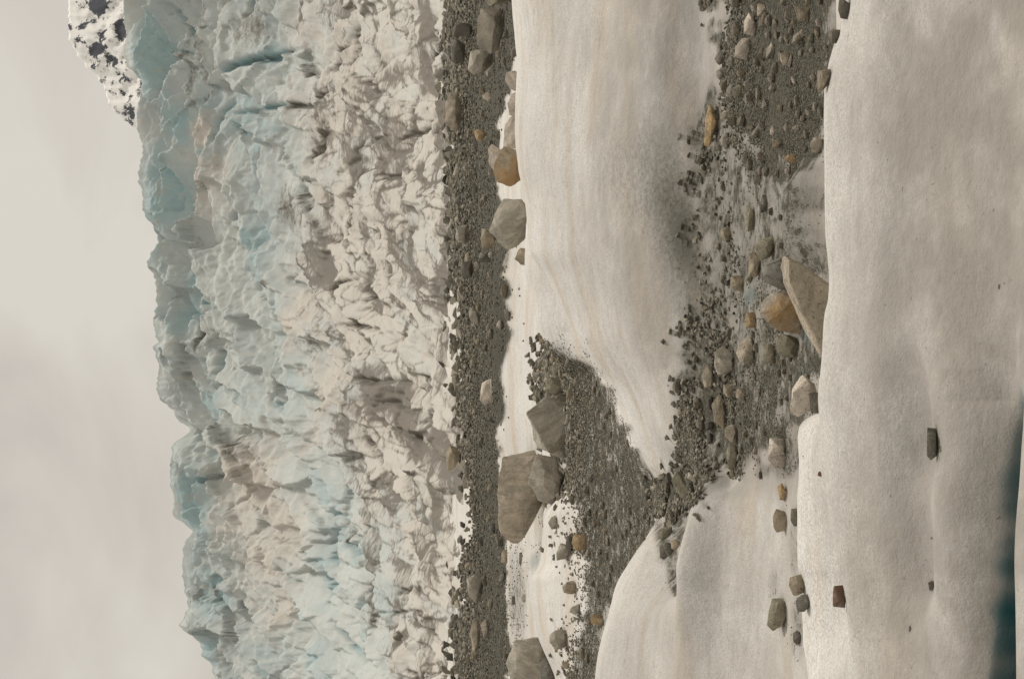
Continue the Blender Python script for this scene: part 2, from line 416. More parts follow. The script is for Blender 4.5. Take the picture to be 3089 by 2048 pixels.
# mounds of ice in the trough
for cy, v, D, rx, ry, hh in ((640, 2400, 6.8, .25, .22, .15), (822, 2350, 7.15, .085, .11, .17), (1440, 2455, 5.9, .2, .1, .0)):
    cx = (1024 - cy) / F * D
    Zg = Zg + hh * np.exp(-((((Xw - cx) / rx) ** 2 + ((Dg - D) / ry) ** 2)) ** 1.5)
# undulation
amp = np.clip(Dg / 10, 0.25, 1.2)
Zg = Zg + amp * (0.016 * fbm(Xw * 1.1, Dg * 1.1, 3, 3) + 0.0045 * fbm(Xw * 2.2, Dg * 5, 4, 9, 0.5))

# ---- where grit lies on the ice
def zone(poly, dmin, dmax, w=1.0):
    k = np.clip(12 / Dg, .35, 1.6)
    wob = 36 * k * fbm(Yg / 80, Vg0 / 60, 5, 21, .65); wob2 = 60 * k * fbm(Yg / 80, Vg0 / 60, 5, 27, .65)
    m = in_poly(Vg0 + wob, Yg + wob2, poly) & (Dg > dmin) & (Dg < dmax)
    m = m.astype(float) * w
    for _ in range(6):
        m[1:-1] = (m[:-2] + 2 * m[1:-1] + m[2:]) / 4
        m[:, 1:-1] = (m[:, :-2] + 2 * m[:, 1:-1] + m[:, 2:]) / 4
    return m
TROUGH = [(2120, -650), (2140, 0), (2175, 150), (2170, 260), (2130, 330), (2060, 420), (2080, 540), (2110, 640), (2120, 800), (2090, 930), (2060, 1000), (2050, 1100), (2075, 1250), (2060, 1400), (2050, 1450), (2140, 1440), (2230, 1440), (2330, 1430), (2400, 1440), (2420, 1420), (2440, 1330), (2480, 1240), (2505, 1000), (2510, 500), (2510, 250), (2560, 50), (2580, -650)]
DENSE = [(2210, -650), (2210, 30), (2190, 230), (2200, 330), (2260, 480), (2330, 520), (2420, 520), (2490, 560), (2510, 300), (2520, 100), (2560, -650)]
TROUGH_L = [(2060, 880), (2110, 1000), (2110, 1100), (2085, 1200), (2080, 1300), (2050, 1400), (2000, 1450), (1985, 1530), (2040, 1560), (2110, 1490), (2150, 1440), (2230, 1420), (2290, 1380), (2430, 1310), (2470, 1200), (2480, 1060), (2330, 1010), (2240, 1100), (2170, 1000)]
APRON = [(1612, 990), (1650, 1020), (1690, 1070), (1750, 1090), (1810, 1140), (1870, 1230), (1910, 1320), (1950, 1400), (2020, 1460), (2050, 1580), (1960, 1650), (1890, 1720), (1850, 1800), (1830, 1950), (1820, 2200), (1820, 2700), (1740, 2700), (1720, 2048), (1750, 1900), (1760, 1760), (1750, 1600), (1735, 1480), (1720, 1400), (1700, 1300), (1650, 1180)]
BAND = [(1372, -650), (1372, 0), (1362, 100), (1372, 300), (1378, 500), (1374, 700), (1392, 900), (1396, 1100), (1402, 1300), (1412, 1400), (1420, 1500), (1428, 1600), (1412, 1720), (1396, 1900), (1392, 2048), (1392, 2700), (1532, 2700), (1528, 2048), (1530, 1700), (1518, 1500), (1500, 1400), (1520, 1000), (1520, 760), (1516, 640), (1500, 560), (1500, 400), (1520, 300), (1545, 200), (1560, 0), (1560, -650)]
dz_trough = zone(TROUGH, 5.6, 11.0, 0.50)
dz_dense = zone(DENSE, 5.6, 9.6, 0.98)
dz_left = zone(TROUGH_L, 5.6, 11.0, 0.72)
dz_apron = zone(APRON, 11.0, 17.6, 0.72)
dz_band = zone(BAND, 18.4, 60, 1.35)
dirt = np.maximum.reduce([dz_trough, dz_dense, dz_left, dz_apron, dz_band])
near = Dg < 14
silt = near * (Dg > 8.3) * np.maximum(blobs(Vg0, Yg, [(2020, 620, 120, 260, -20, .62), (1940, 540, 150, 230, -22, .38), (2090, 860, 70, 200, -12, .55), (2090, 1140, 50, 160, 8, .5)], 1.0), blobs(Vg0, Yg, [(2060, 720, 75, 190, -16, .85)], 1.0))
dirt = np.maximum(dirt, near * (Dg > 8.3) * blobs(Vg0, Yg, [(2085, 740, 45, 190, -12, .5), (2105, 900, 40, 140, 5, .5), (2120, 420, 45, 110, 0, .45)], 1.0))
dirt = np.maximum(dirt, ((Dg > 9.0) & (Dg < 11)) * blobs(Vg0, Yg, [(2015, 1660, 28, 110, -18, .66), (2035, 1740, 22, 80, -14, .75), (2040, 1560, 40, 90, -10, .7)]))
dirt = np.maximum(dirt, ((Dg > 6) & (Dg < 8.6)) * blobs(Vg0, Yg, [(2400, 1640, 28, 130, 0, .34), (2408, 1880, 34, 110, 0, .42), (2330, 1760, 20, 70, 0, .3), (2410, 620, 30, 70, 0, .40)]))
dirt = np.maximum(dirt, ((Dg > 18) & (Dg < 24)) * blobs(Vg0, Yg, [(1560, 1800, 40, 200, 0, .38)]))
dirt = np.maximum(dirt, (Dg < 6) * blobs(Vg0, Yg, [(2800, 1290, 35, 110, 8, .16), (2800, 1680, 40, 90, 0, .18), (2535, 1740, 12, 50, 0, .2)]))
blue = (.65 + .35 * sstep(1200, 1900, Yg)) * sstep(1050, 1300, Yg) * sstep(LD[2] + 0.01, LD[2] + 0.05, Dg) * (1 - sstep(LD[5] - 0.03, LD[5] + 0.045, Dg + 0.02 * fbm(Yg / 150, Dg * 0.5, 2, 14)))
blue = np.maximum(blue, ((Dg > 6) & (Dg < 9)) * blobs(Vg0, Yg, [(2262, 895, 26, 40, 20, .5), (2435, 1005, 22, 45, 0, .5), (2425, 1150, 25, 60, 0, .4), (2210, 1120, 20, 30, 0, .35)]))
blue = np.maximum(blue, ((Dg > 12) & (Dg < 21)) * blobs(Vg0, Yg, [(1610, 1690, 22, 40, 20, .45), (1690, 1450, 22, 60, 0, .4)]))  # blue shadow by the boulders, painted into the ice colour

grime_shade = np.zeros_like(Dg)
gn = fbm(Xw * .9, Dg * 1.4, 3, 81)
grime_shade = np.where(Dg < 5.3, (.28 + .72 * sstep(5.05, 4.15, Dg + .05 * gn)), grime_shade)  # near ice: grime, plus slope shading painted in as darkening towards the camera
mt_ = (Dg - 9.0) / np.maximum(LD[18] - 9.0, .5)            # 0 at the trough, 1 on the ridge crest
grime_shade = np.where((Dg >= 5.6) & (Dg < 12.9), np.clip(.05 + .75 * sstep(.95, -.1, mt_ + .22 * gn), 0, 1) * (1 - .35 * sstep(1440, 1560, Yg)) , grime_shade)
grime_shade = np.clip(grime_shade + .04 * gn, 0, 1)
P = np.stack([x_of(Yg, Dg, Zg), Dg, Zg], -1)
Vg = v_of(Zg, Dg)
print('ground tris', 2 * Dg.size)

def hit(y, v, dmin=0.0):
    """first point of the ice seen at image column v, row y"""
    c = int(np.clip(np.searchsorted(YC, y), 0, NC - 1))
    vv = Vg[:, c]; ok = (vv <= v) & (Dg[:, c] >= dmin)
    r = int(np.argmax(ok)) if ok.any() else len(vv) - 2
    return P[r, c], r, c
def ground_z(X, D):
    # height of the ice under world (X, D)
    y = 1024 - X / D * F
    c = int(np.clip(np.searchsorted(YC, y), 0, NC - 1))
    return float(np.interp(D, Dg[:, c], Zg[:, c]))

# ------------------------------------------------------------------ icefall
SKY = [(-600, 330), (-200, 360), (0, 372), (60, 375), (110, 385), (150, 380), (200, 392), (250, 425), (290, 420), (350, 412), (400, 416), (450, 432), (500, 424), (540, 420), (580, 432), (640, 436), (690, 462), (730, 470), (780, 450), (800, 449), (850, 468), (920, 470), (960, 464), (1000, 472), (1030, 480), (1045, 470), (1100, 482), (1160, 478), (1200, 485), (1240, 520), (1265, 535), (1295, 570), (1310, 562), (1340, 528), (1380, 522), (1460, 514), (1500, 524), (1545, 520), (1580, 555), (1600, 580), (1640, 556), (1700, 552), (1750, 556), (1790, 566), (1820, 572), (1860, 560), (1885, 546), (1900, 560), (1930, 600), (1945, 612), (1975, 616), (2000, 642), (2048, 652), (2200, 690), (2600, 720)]
ICD_V = [300, 400, 450, 500, 600, 700, 800, 900, 1000, 1100, 1200, 1300, 1345, 1420]
ICD_D = [192, 187, 184, 181, 174, 165, 154, 140, 122, 103, 84, 66, 57, 43]
IY = np.concatenate([np.linspace(-2000, -330, 60), np.linspace(-310, 2360, 790), np.linspace(2380, 4000, 60)])
NR = 500
skyv = pchip1([p[0] for p in SKY], [p[1] for p in SKY], IY)
skyv = skyv + 5.0 * fbm(IY / 16, IY * 0, 3, 40)
def sky_at(y): return np.interp(y, IY, skyv)
def lower_f(X, Y): return sstep(780, 1080, X + 60 * fbm(X / 150, Y / 150, 3, 44) - 0.30 * np.clip(Y - 900, 0, 800))
BLUE = [(520, 370, 42, 85, 0, 1.0), (500, 560, 60, 120, 0, .72), (450, 120, 60, 150, 0, .55), (560, 950, 40, 60, 0, .9), (590, 870, 20, 60, -40, .95), (640, 1210, 25, 30, 0, .95), (600, 1500, 55, 90, 0, 1.0), (640, 1610, 30, 30, 0, .95), (670, 1810, 40, 60, 0, .8), (640, 1980, 30, 60, 0, .7), (770, 740, 55, 110, 0, .62), (860, 1020, 40, 110, 0, .5), (1180, 1850, 40, 160, 0, .7), (1000, 1600, 50, 180, 0, .5), (780, 180, 90, 25, -30, .55), (545, 420, 25, 30, 0, .9), (600, 480, 20, 40, 0, .9)]
WHITE = [(600, 400, 40, 60, 0, .95), (640, 560, 60, 120, 10, .75), (760, 1480, 110, 190, 0, .85), (830, 1640, 120, 160, 0, .8), (860, 1800, 80, 140, 20, .6), (950, 900, 40, 260, 25, .7), (1010, 1180, 35, 230, 28, .7)]
DIRT_AND_SHADE = [(1170, 1200, 80, 60, 0, .75), (1130, 1130, 40, 35, 0, .7), (1230, 1270, 45, 45, 10, .7), (1135, 1680, 16, 130, -6, .5), (1100, 1560, 35, 35, 0, .5), (870, 620, 50, 60, 0, .5), (900, 660, 30, 60, 0, .5), (790, 60, 80, 90, 0, .42), (620, 120, 14, 220, 0, .45), (570, 240, 10, 120, 0, .5), (835, 860, 18, 14, 0, .8), (1330, 330, 14, 140, 6, .7), (1340, 900, 12, 420, 2, .62), (1300, 60, 22, 90, 0, .75), (1285, 200, 22, 90, 0, .6), (1320, 1500, 14, 200, 2, .6), (1365, 1400, 20, 40, 0, .6), (1180, 430, 60, 90, 0, .38), (1080, 470, 30, 120, 8, .40), (720, 1360, 40, 30, 40, .4), (600, 1020, 12, 60, 0, .6), (1000, 840, 20, 40, 0, .45), (1290, 1990, 20, 90, 0, .4)]  # dirt patches; one thin elongated one paints in the shade of a cavity
def fields(X, Y):
    lo = lower_f(X, Y)
    bl = blobs(X, Y, BLUE)
    wh = np.clip(lo * 0.9 + blobs(X, Y, WHITE), 0, 1) * (1 - 0.6 * np.clip(bl - .4, 0, 1))
    dr = blobs(X, Y, DIRT_AND_SHADE) + 0.16 * lo * np.clip(fbm(X / 50, Y / 110, 3, 90) + .2, 0, 1.5)
    return lo, bl, wh, dr
# crevasses: (points (x, y)), greatest half width, depth in photo pixels
CREV = [([(650, 268), (690, 240), (730, 208), (780, 185), (830, 168), (880, 152), (925, 156)], 11, 34),
        ([(690, 345), (760, 338), (830, 325), (870, 318), (930, 322), (985, 326)], 7, 24),
        ([(500, 160), (560, 158), (630, 170)], 4, 12), ([(530, 206), (590, 200), (640, 202)], 4, 12),
        ([(1035, 980), (1080, 982), (1160, 995)], 8, 22), ([(1010, 885), (1040, 855), (1085, 838)], 8, 20),
        ([(600, 900), (600, 960), (600, 1060)], 9, 24), ([(600, 1460), (640, 1440), (680, 1432)], 8, 20),
        ([(1120, 1570), (1150, 1640), (1152, 1720), (1130, 1820)], 8, 9), ([(1080, 1140), (1130, 1150), (1230, 1150)], 10, 18),
        ([(1095, 1210), (1180, 1215), (1260, 1250)], 8, 16), ([(1100, 1240), (1170, 1290), (1270, 1325)], 8, 16)]
gc = np.random.default_rng(23)
for _ in range(85):
    cy = gc.uniform(-150, 2200); s0 = float(np.interp(cy, IY, skyv)); cx = s0 + 40 + (1330 - s0 - 40) * gc.uniform() ** .7
    L = gc.uniform(50, 190); th = math.radians(26 * min(max((cy - 500) / 500, 0), 1) - 8 * (cy < 500) + gc.normal() * 14)
    if gc.random() < .22: th += math.radians(gc.choice([-65, 65]))
    pts = []
    for k in range(6):
        u_ = (k / 5 - .5) * L; w_ = gc.normal() * 7
        pts.append((cx + u_ * math.sin(th) + w_ * math.cos(th), cy + u_ * math.cos(th) - w_ * math.sin(th)))
    CREV.append((pts, gc.uniform(3.5, 7.5), gc.uniform(9, 22)))
def carve_f(X, Y):
    r = np.zeros_like(X)
    JX = X + 5 * fbm(Y / 22, X / 22, 3, 77); JY = Y + 5 * fbm(Y / 22, X / 22, 3, 78)
    for pts, w, dep in CREV:
        ys = [p[1] for p in pts]; n = len(pts) - 1
        m0, m1 = np.searchsorted(Y[0], [min(ys) - 50, max(ys) + 50])
        if m1 - m0 < 2: continue
        jx, jy = JX[:, m0:m1], JY[:, m0:m1]
        best = np.full(jx.shape, 1e9); along = np.zeros_like(jx)
        for i, ((x1, y1), (x2, y2)) in enumerate(zip(pts[:-1], pts[1:])):
            L2 = (x2 - x1) ** 2 + (y2 - y1) ** 2
            t = np.clip(((jx - x1) * (x2 - x1) + (jy - y1) * (y2 - y1)) / L2, 0, 1)
            d = np.hypot(jx - x1 - t * (x2 - x1), jy - y1 - t * (y2 - y1))
            up = d < best; best[up] = d[up]; along[up] = ((i + t) / n)[up]
        taper = np.clip(np.sin(np.pi * np.clip(along, 0.02, .98)), 0.05, 1) ** .8 * (0.75 + .5 * perlin(along * 7, along * 0 + dep, 5))
        r[:, m0:m1] = np.maximum(r[:, m0:m1], dep * taper * np.exp(-(best / (w * (0.35 + .65 * taper))) ** 2))
    return r
def ice_point(X, Y, r):
    """world position on the icefall at image (X, Y), raised r photo pixels off its slope"""
    D = pchip1(ICD_V, ICD_D, np.clip(X, 300, 1420).ravel()).reshape(X.shape)
    al = np.radians(10 + 30 * sstep(1250, 700, X))
    z = z_of(X, D)
    return np.stack([x_of(Y, D, z), D - np.sin(al) * r * D / F, z + np.cos(al) * r * D / F], -1)
tt = np.linspace(0, 1, NR)[:, None]
XI = 1420 + (skyv[None, :] - 1420) * tt
YI = np.broadcast_to(IY, XI.shape)
lo, bl, wh, dr = fields(XI, YI)
ang_f = lambda x, y: 26 * min(max((y - 500) / 500, 0), 1) - 8 * (y < 500)
def cells(n, seed, amin, amax, ratio, jag):
    """broken ice: every cell a tilted facet, its borders jagged; returns relief, cell number, distance to the border"""
    g = np.random.default_rng(seed)
    jx = XI + jag * fbm(XI / 26, YI / 26, 4, seed, .6); jy = YI + 1.3 * jag * fbm(XI / 26, YI / 26, 4, seed + 7, .6)
    d1 = np.full(XI.shape, 9.0); d2 = d1.copy(); idm = np.full(XI.shape, -1); r = np.zeros_like(XI)
    for i in range(n):
        cy = g.uniform(-600, 2600); s0 = float(sky_at(cy)); cx = s0 + (1420 - s0) * g.uniform()
        a = g.uniform(amin, amax); b = a * g.uniform(*ratio)
        th = math.radians(ang_f(cx, cy) + g.normal() * 12); c, s_ = math.cos(th), math.sin(th)
        off, gq, gp = g.normal() * .22 * b, -g.uniform(.1, .95), g.normal() * .28
        m0, m1 = np.searchsorted(IY, [cy - 2.4 * a, cy + 2.4 * a])
        if m1 - m0 < 2: continue
        sl = (slice(None), slice(m0, m1))
        p = (jy[sl] - cy) * c + (jx[sl] - cx) * s_; q = -(jy[sl] - cy) * s_ + (jx[sl] - cx) * c
        d = np.hypot(p / a, q / b)
        o1, o2 = d1[sl], d2[sl]
        up = d < o1
        d2[sl] = np.where(up, o1, np.minimum(o2, d)); d1[sl] = np.where(up, d, o1)
        val = off + gq * np.clip(q, -1.6 * b, 1.6 * b) + gp * np.clip(p, -1.5 * a, 1.5 * a) * b / a
        rr = r[sl]; rr[up] = val[up]; r[sl] = rr
        ii = idm[sl]; ii[up] = i; idm[sl] = ii
    return r, idm, d2 - d1
c1, id1, e1 = cells(300, 3, 85, 180, (0.28, 0.5), 5)
c2, id2, e2 = cells(1000, 4, 38, 88, (0.26, 0.5), 4)
c3, id3, e3 = cells(4200, 5, 13, 30, (0.38, 0.7), 3)
edge = sstep(1.0, 0.93, tt)
# folded, crumpled lower glacier: sharp creases between rounded folds
wxx = XI + 45 * fbm(XI / 170, YI / 170, 3, 50); wyy = YI + 70 * fbm(XI / 170, YI / 170, 3, 55)
sx_ = wxx - .22 * np.clip(wyy - 600, 0, 900)
f1 = np.abs(fbm(sx_ / 85, wyy / 210, 2, 60)); f2 = np.abs(fbm(sx_ / 40, wyy / 105, 2, 65)); f3 = np.abs(fbm(sx_ / 14, wyy / 40, 2, 69))
ph = (XI - .42 * np.clip(YI - 750, 0, 1000) + 60 * fbm(XI / 240, YI / 330, 3, 57) + 16 * fbm(XI / 36, YI / 120, 3, 58)) / 78
fr = ph - np.floor(ph); saw = 1 - fr                     # layered ridges: face rising to a lip, then a drop behind it
ph2 = (XI - .42 * np.clip(YI - 750, 0, 1000) + 50 * fbm(XI / 200, YI / 260, 3, 157) + 12 * fbm(XI / 26, YI / 90, 3, 158)) / 41
fr2 = ph2 - np.floor(ph2); saw2 = 1 - fr2
ridge2 = np.clip(.25 + 1.4 * fbm(XI / 110, YI / 200, 2, 159), 0, 1)
lip2 = np.exp(-(fr2 / .06) ** 2) + np.exp(-((1 - fr2) / .2) ** 2)
lip = np.exp(-(fr / .05) ** 2) + np.exp(-((1 - fr) / .16) ** 2)
ridge_on = np.clip(.35 + 1.2 * fbm(XI / 160, YI / 260, 2, 59), 0, 1)
lo_rel = 30 * saw * ridge_on + 13 * saw2 * ridge2 + 18 * f1 + 6 * f2 + 1.5 * f3 + .30 * c2 + .45 * c1 + .16 * c3
up_rel = 1.35 * np.clip(c1, -36, 36) + 0.62 * np.clip(c2, -22, 22) + 0.18 * c3 + 13 * saw * ridge_on + 7 * saw2 * ridge2 + 3 * fbm(XI / 40, YI / 60, 4, 60)
crv = carve_f(XI, YI)
crv = crv * 1.9
rel = (up_rel * (1 - lo) + (lo_rel - 14) * lo - crv) * (.12 + .88 * edge) * sstep(1425, 1335, XI)
for _ in range(1):
    rel[1:-1] = (rel[:-2] + 2 * rel[1:-1] + rel[2:]) / 4; rel[:, 1:-1] = (rel[:, :-2] + 2 * rel[:, 1:-1] + rel[:, 2:]) / 4
PI_ = ice_point(XI, YI, rel)
back = PI_[-1:].copy(); backs = []
for dd, dzz in ((3, -0.4), (10, -3), (40, -12), (120, -36)):
    b_ = back.copy(); b_[..., 1] += dd; b_[..., 2] += dzz; backs.append(b_)
PI_ = np.concatenate([PI_] + backs, 0)
def padr(a): return np.concatenate([a] + [a[-1:]] * 4, 0)
gt = np.random.default_rng(8)
t1, t2, t3 = gt.uniform(0, 1, 400), gt.uniform(0, 1, 1600), gt.uniform(0, 1, 5400)
tint = .5 * t1[id1] + .35 * t2[id2] + .15 * t3[id3]
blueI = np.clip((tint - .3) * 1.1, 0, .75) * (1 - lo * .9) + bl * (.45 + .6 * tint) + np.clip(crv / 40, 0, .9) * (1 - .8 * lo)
whiteI = np.clip(wh * (.55 + .7 * t2[id2]) + (1 - lo) * .5 * np.clip(t1[id1] * .4 + t3[id3] * .6 - .45, 0, 1) + .5 * (1 - lo) * np.exp(-(e2 / .07) ** 2) * t2[id2], 0, 1)
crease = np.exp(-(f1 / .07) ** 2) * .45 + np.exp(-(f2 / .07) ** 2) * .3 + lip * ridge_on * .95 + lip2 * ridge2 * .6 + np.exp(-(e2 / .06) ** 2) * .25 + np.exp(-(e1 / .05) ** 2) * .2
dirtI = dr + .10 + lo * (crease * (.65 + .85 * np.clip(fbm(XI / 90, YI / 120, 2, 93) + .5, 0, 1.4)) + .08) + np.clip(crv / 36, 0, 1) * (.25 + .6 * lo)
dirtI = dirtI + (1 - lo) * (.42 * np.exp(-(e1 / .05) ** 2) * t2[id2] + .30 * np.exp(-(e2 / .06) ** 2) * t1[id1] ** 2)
# long stain lines running across the ice
dirtI = dirtI + .20 * np.clip(fbm(XI / 9, YI / 160, 2, 95) - .15, 0, 1) * (1 - lo * .5)
band = perlin(ph * 1.3, YI / 300, 171); band2 = perlin(ph * 2.9 + 5, YI / 240, 172)
dirtI = dirtI + (.12 + .30 * lo) * np.clip(band + .12, 0, 1) * 1.3 + (.08 + .22 * lo) * np.clip(band2, 0, 1)
whiteI = np.clip(whiteI + .30 * np.clip(-band2, -.5, 1) * (.4 + .6 * lo), 0, 1)
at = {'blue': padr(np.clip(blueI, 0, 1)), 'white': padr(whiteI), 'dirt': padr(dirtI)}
Rr, Cc = PI_.shape[:2]
gi = np.arange(Rr * Cc).reshape(Rr, Cc)
QU = np.stack([gi[:-1, :-1], gi[:-1, 1:], gi[1:, 1:], gi[1:, :-1]], -1).reshape(-1, 4)
own = padr(id1)[:-1, :-1].copy()
yy_ = np.broadcast_to(IY[:-1], own.shape); low_ = padr(lo)[:-1, :-1]
own[(low_ > .75) | (yy_ < -40) | (yy_ > 2090)] = -1
own = own.ravel()
cnt = np.bincount(own[own >= 0], minlength=400)
own[(own >= 0) & (cnt[np.clip(own, 0, 399)] < 60)] = -1
FV = PI_.reshape(-1, 3); FA = {k_: v_.ravel() for k_, v_ in at.items()}
def piece(name, sel):
    q = QU[sel]; u, inv = np.unique(q, return_inverse=True)
    return raw_mesh(name, FV[u], inv.reshape(-1, 4), M_ICE, {k_: v_[u] for k_, v_ in FA.items()})
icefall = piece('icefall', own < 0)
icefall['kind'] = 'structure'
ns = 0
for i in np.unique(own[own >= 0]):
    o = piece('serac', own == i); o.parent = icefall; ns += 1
print('seracs', ns)

# ------------------------------------------------------------------ mountain beyond
MS = [(-700, 60), (-300, 150), (-60, 205), (0, 208), (60, 206), (120, 210), (160, 232), (200, 258), (240, 300), (280, 318), (320, 332), (350, 360), (385, 402), (430, 440), (700, 560)]
my = np.linspace(-690, 690, 260)
msk = pchip1([p[0] for p in MS], [p[1] for p in MS], my) + 6 * fbm(my / 18, my * 0, 3, 33)
mt = np.linspace(0, 1, 90)[:, None]
MXI = 760 + (msk[None] - 760) * mt
MYI = np.broadcast_to(my, MXI.shape)
MD = 2300 + 900 * mt + 45 * fbm(MXI / 50, MYI / 40, 4, 31) * (1 - mt ** 6)
MZ = z_of(MXI, MD)
MP = np.stack([x_of(MYI, MD, MZ), MD, MZ], -1)
mb = MP[-1:].copy(); mb[..., 1] += 300; mb[..., 2] -= 200
MP = np.concatenate([MP, mb], 0)
rk = 0.455 + 0.25 * fbm((MXI + MYI * .5) / 60, (MYI - MXI * .5) / 30, 2, 35)
rk = np.maximum(rk, blobs(MXI, MYI, [(300, 20, 35, 40, 0, 1.1), (365, 85, 26, 45, 0, 1.0), (285, 150, 30, 28, 0, .95), (330, 185, 20, 40, 0, .7), (300, 110, 14, 30, 0, .6), (400, 350, 10, 24, 0, .8), (375, 240, 14, 30, 0, .6), (345, 290, 10, 20, 0, .5)]))
rk = np.minimum(rk, 1 - blobs(MXI, MYI, [(270, 90, 18, 25, 0, .8), (340, 130, 25, 20, 30, .75), (400, 220, 25, 25, 0, .8), (385, 300, 15, 30, 0, .7)]))
rk = np.concatenate([rk, rk[-1:]], 0)
mountain = grid_mesh('mountain', MP, M_MTN, {'rock': rk})
mountain['kind'] = 'structure'

# ------------------------------------------------------------------ stones
COL = {'grey': (0.38, 0.345, 0.285), 'brown': (0.35, 0.29, 0.205), 'pale': (0.56, 0.49, 0.41), 'olive': (0.27, 0.245, 0.175), 'dark': (0.13, 0.12, 0.10), 'ochre': (0.42, 0.30, 0.165), 'tan': (0.42, 0.36, 0.28), 'red': (0.16, 0.09, 0.06)}

def hull_mesh(name, pts, detail, rough, seed):
    bm = bmesh.new()
    for p in pts: bm.verts.new(p)
    r = bmesh.ops.convex_hull(bm, input=bm.verts)
    junk = list({e for e in r['geom_interior'] + r['geom_unused'] if isinstance(e, bmesh.types.BMVert)})
    bmesh.ops.delete(bm, geom=junk, context='VERTS')
    bmesh.ops.dissolve_limit(bm, angle_limit=math.radians(9), verts=bm.verts, edges=bm.edges)
    size = max((max(v.co[i] for v in bm.verts) - min(v.co[i] for v in bm.verts)) for i in range(3))
    bmesh.ops.bevel(bm, geom=list(bm.edges), offset=size * 0.012, segments=1, affect='EDGES', clamp_overlap=True)
    bmesh.ops.triangulate(bm, faces=bm.faces)
    if detail:
        bmesh.ops.subdivide_edges(bm, edges=bm.edges, cuts=detail, use_grid_fill=True)
        ox = seed * 3.7
        from mathutils import noise
        bm.normal_update()
        for v in bm.verts:
            q = v.co / size * 3.2 + Vector((ox, 0, 0))
            v.co += v.normal * size * rough * (noise.noise(q) + 0.5 * noise.noise(q * 2.7) + (0.45 * noise.noise(q * 6.5) if detail > 2 else 0))
    me = bpy.data.meshes.new(name)
    bm.to_mesh(me); bm.free()
    me.polygons.foreach_set('use_smooth', np.ones(len(me.polygons), bool))
    me.set_sharp_from_angle(angle=math.radians(24))
    me.materials.append(M_ROCK)
    return me

def rand_outline(rs, n=7, sq=0.5):
    pts = []
    a0 = rs.uniform(0, 6.28)
    for k in range(n):
        a = a0 + (k + rs.uniform(-.3, .3)) * 2 * math.pi / n
        c, s = math.cos(a), math.sin(a)
        rr = 1 / max(abs(c), abs(s)) * sq + (1 - sq)
        rr *= rs.uniform(0.74, 1.08)
        pts.append((c * rr, s * rr))
    mx = max(abs(p[0]) for p in pts); mz = max(abs(p[1]) for p in pts)
    return [(p[0] / mx, p[1] / mz) for p in pts]

used = []
def rock(name, label, box, colour, cat='rock', D=None, outline=None, stain=0.0, group=None, thick=0.75, detail=1, plate=False):
    """box: image x0, y0, x1, y1 of the stone; it stands where its foot meets the ice"""
    x0, y0, x1, y1 = box
    rs = random.Random(hash((x0, y0, x1, y1)) & 0xffff)
    ym, xm = (y0 + y1) / 2, (x0 + x1) / 2
    if D is None:
        p, r, c = hit(ym, x1 - 0.12 * (x1 - x0)); D = float(p[1])
    s = D / F
    hw, hh = (y1 - y0) / 2 * s, (x1 - x0) / 2 * s
    th = thick * min(hw, hh * 1.3)
    D += th * 0.45
    zc = float(z_of(xm, D)); X = float(x_of(ym, D, zc))
    if outline:
        o = [((ym - b) / ((y1 - y0) / 2), (xm - a) / ((x1 - x0) / 2)) for a, b in outline]
    else:
        o = rand_outline(rs, rs.choice((5, 6, 7, 8)), rs.uniform(.2, .8))
    pts = []
    f1, f2 = rs.uniform(.5, .85), rs.uniform(.5, .75)
    sx, sz = rs.uniform(-.25, .25), rs.uniform(.2, .9)
    if plate: f1, f2, sx, sz = .93, .9, 0, .05
    for ox, oz in o:
        lo = 1.45 if oz < -0.35 else 1.0            # the foot reaches into the ice
        pts.append((ox * hw, rs.uniform(-.25, .25) * th, oz * hh * lo))
        if plate:
            pts.append((ox * f1 * hw, -th, (oz * f1 - .03) * hh)); pts.append((ox * f2 * hw, th, oz * f2 * hh * lo))
            continue
        if rs.random() < .7:
            q_ = f1 * rs.uniform(.45, 1.15)
            pts.append(((ox * q_ + sx) * hw * .95, -th * rs.uniform(.55, 1.15), (oz * q_ - sz * .4) * hh))
        if rs.random() < .8: pts.append(((ox * f2 - sx) * hw, th * rs.uniform(.6, 1.1), (oz * f2 + .05) * hh * lo))
    pts += [(sx * hw, -th * 1.1, -.5 * hh), (-sx * hw, th, 0)]
    me = hull_mesh(name, pts, 3 if (x1 - x0) * (y1 - y0) > 6500 else detail, 0.028, rs.random() * 50)
    ob = bpy.data.objects.new(name, me); col.objects.link(ob)
    # origin at the foot
    off = Vector((0, 0, -hh))
    me.transform(Matrix.Translation(-off))
    ob.location = Vector((X, D, zc)) + off
    cc = COL[colour]; j = rs.uniform(1.3, 1.6)
    ob.color = (cc[0] * j, cc[1] * j, cc[2] * j, stain)
    ob['label'] = label; ob['category'] = cat
    if group: ob['group'] = group
    used.append((X, D, max(hw, th)))
    return ob

def tr(ox, oy, s, pts): return [(ox + a / s, oy + b / s) for a, b in pts]
# boulders along the rubble band and behind the white ridge
rock('boulder', 'long grey rectangular boulder in the rubble band, over a dark hollow', (1438, 22, 1507, 165), 'grey', 'boulder', D=24, outline=tr(900, 0, 2.24, [(1230, 60), (1345, 50), (1360, 200), (1330, 330), (1300, 372), (1205, 310), (1200, 200)]))
rock('boulder', 'grey rounded boulder beside the end of the long rectangular boulder', (1409, 147, 1474, 228), 'grey', 'boulder', D=27)
rock('boulder', 'dark olive boulder cut by the frame edge next to the long rectangular boulder', (1449, -60, 1530, 27), 'olive', 'boulder', D=23)
rock('rock', 'dark brown rock on the far edge of the rubble band', (1364, 67, 1422, 112), 'dark', D=36)
rock('rock', 'dark elongated rock standing against the thin white fringe', (1360, 112, 1396, 196), 'dark', D=38)
rock('rock', 'small dark rock sticking out where the white ridge meets the band', (1538, 138, 1567, 176), 'dark', D=20.5)
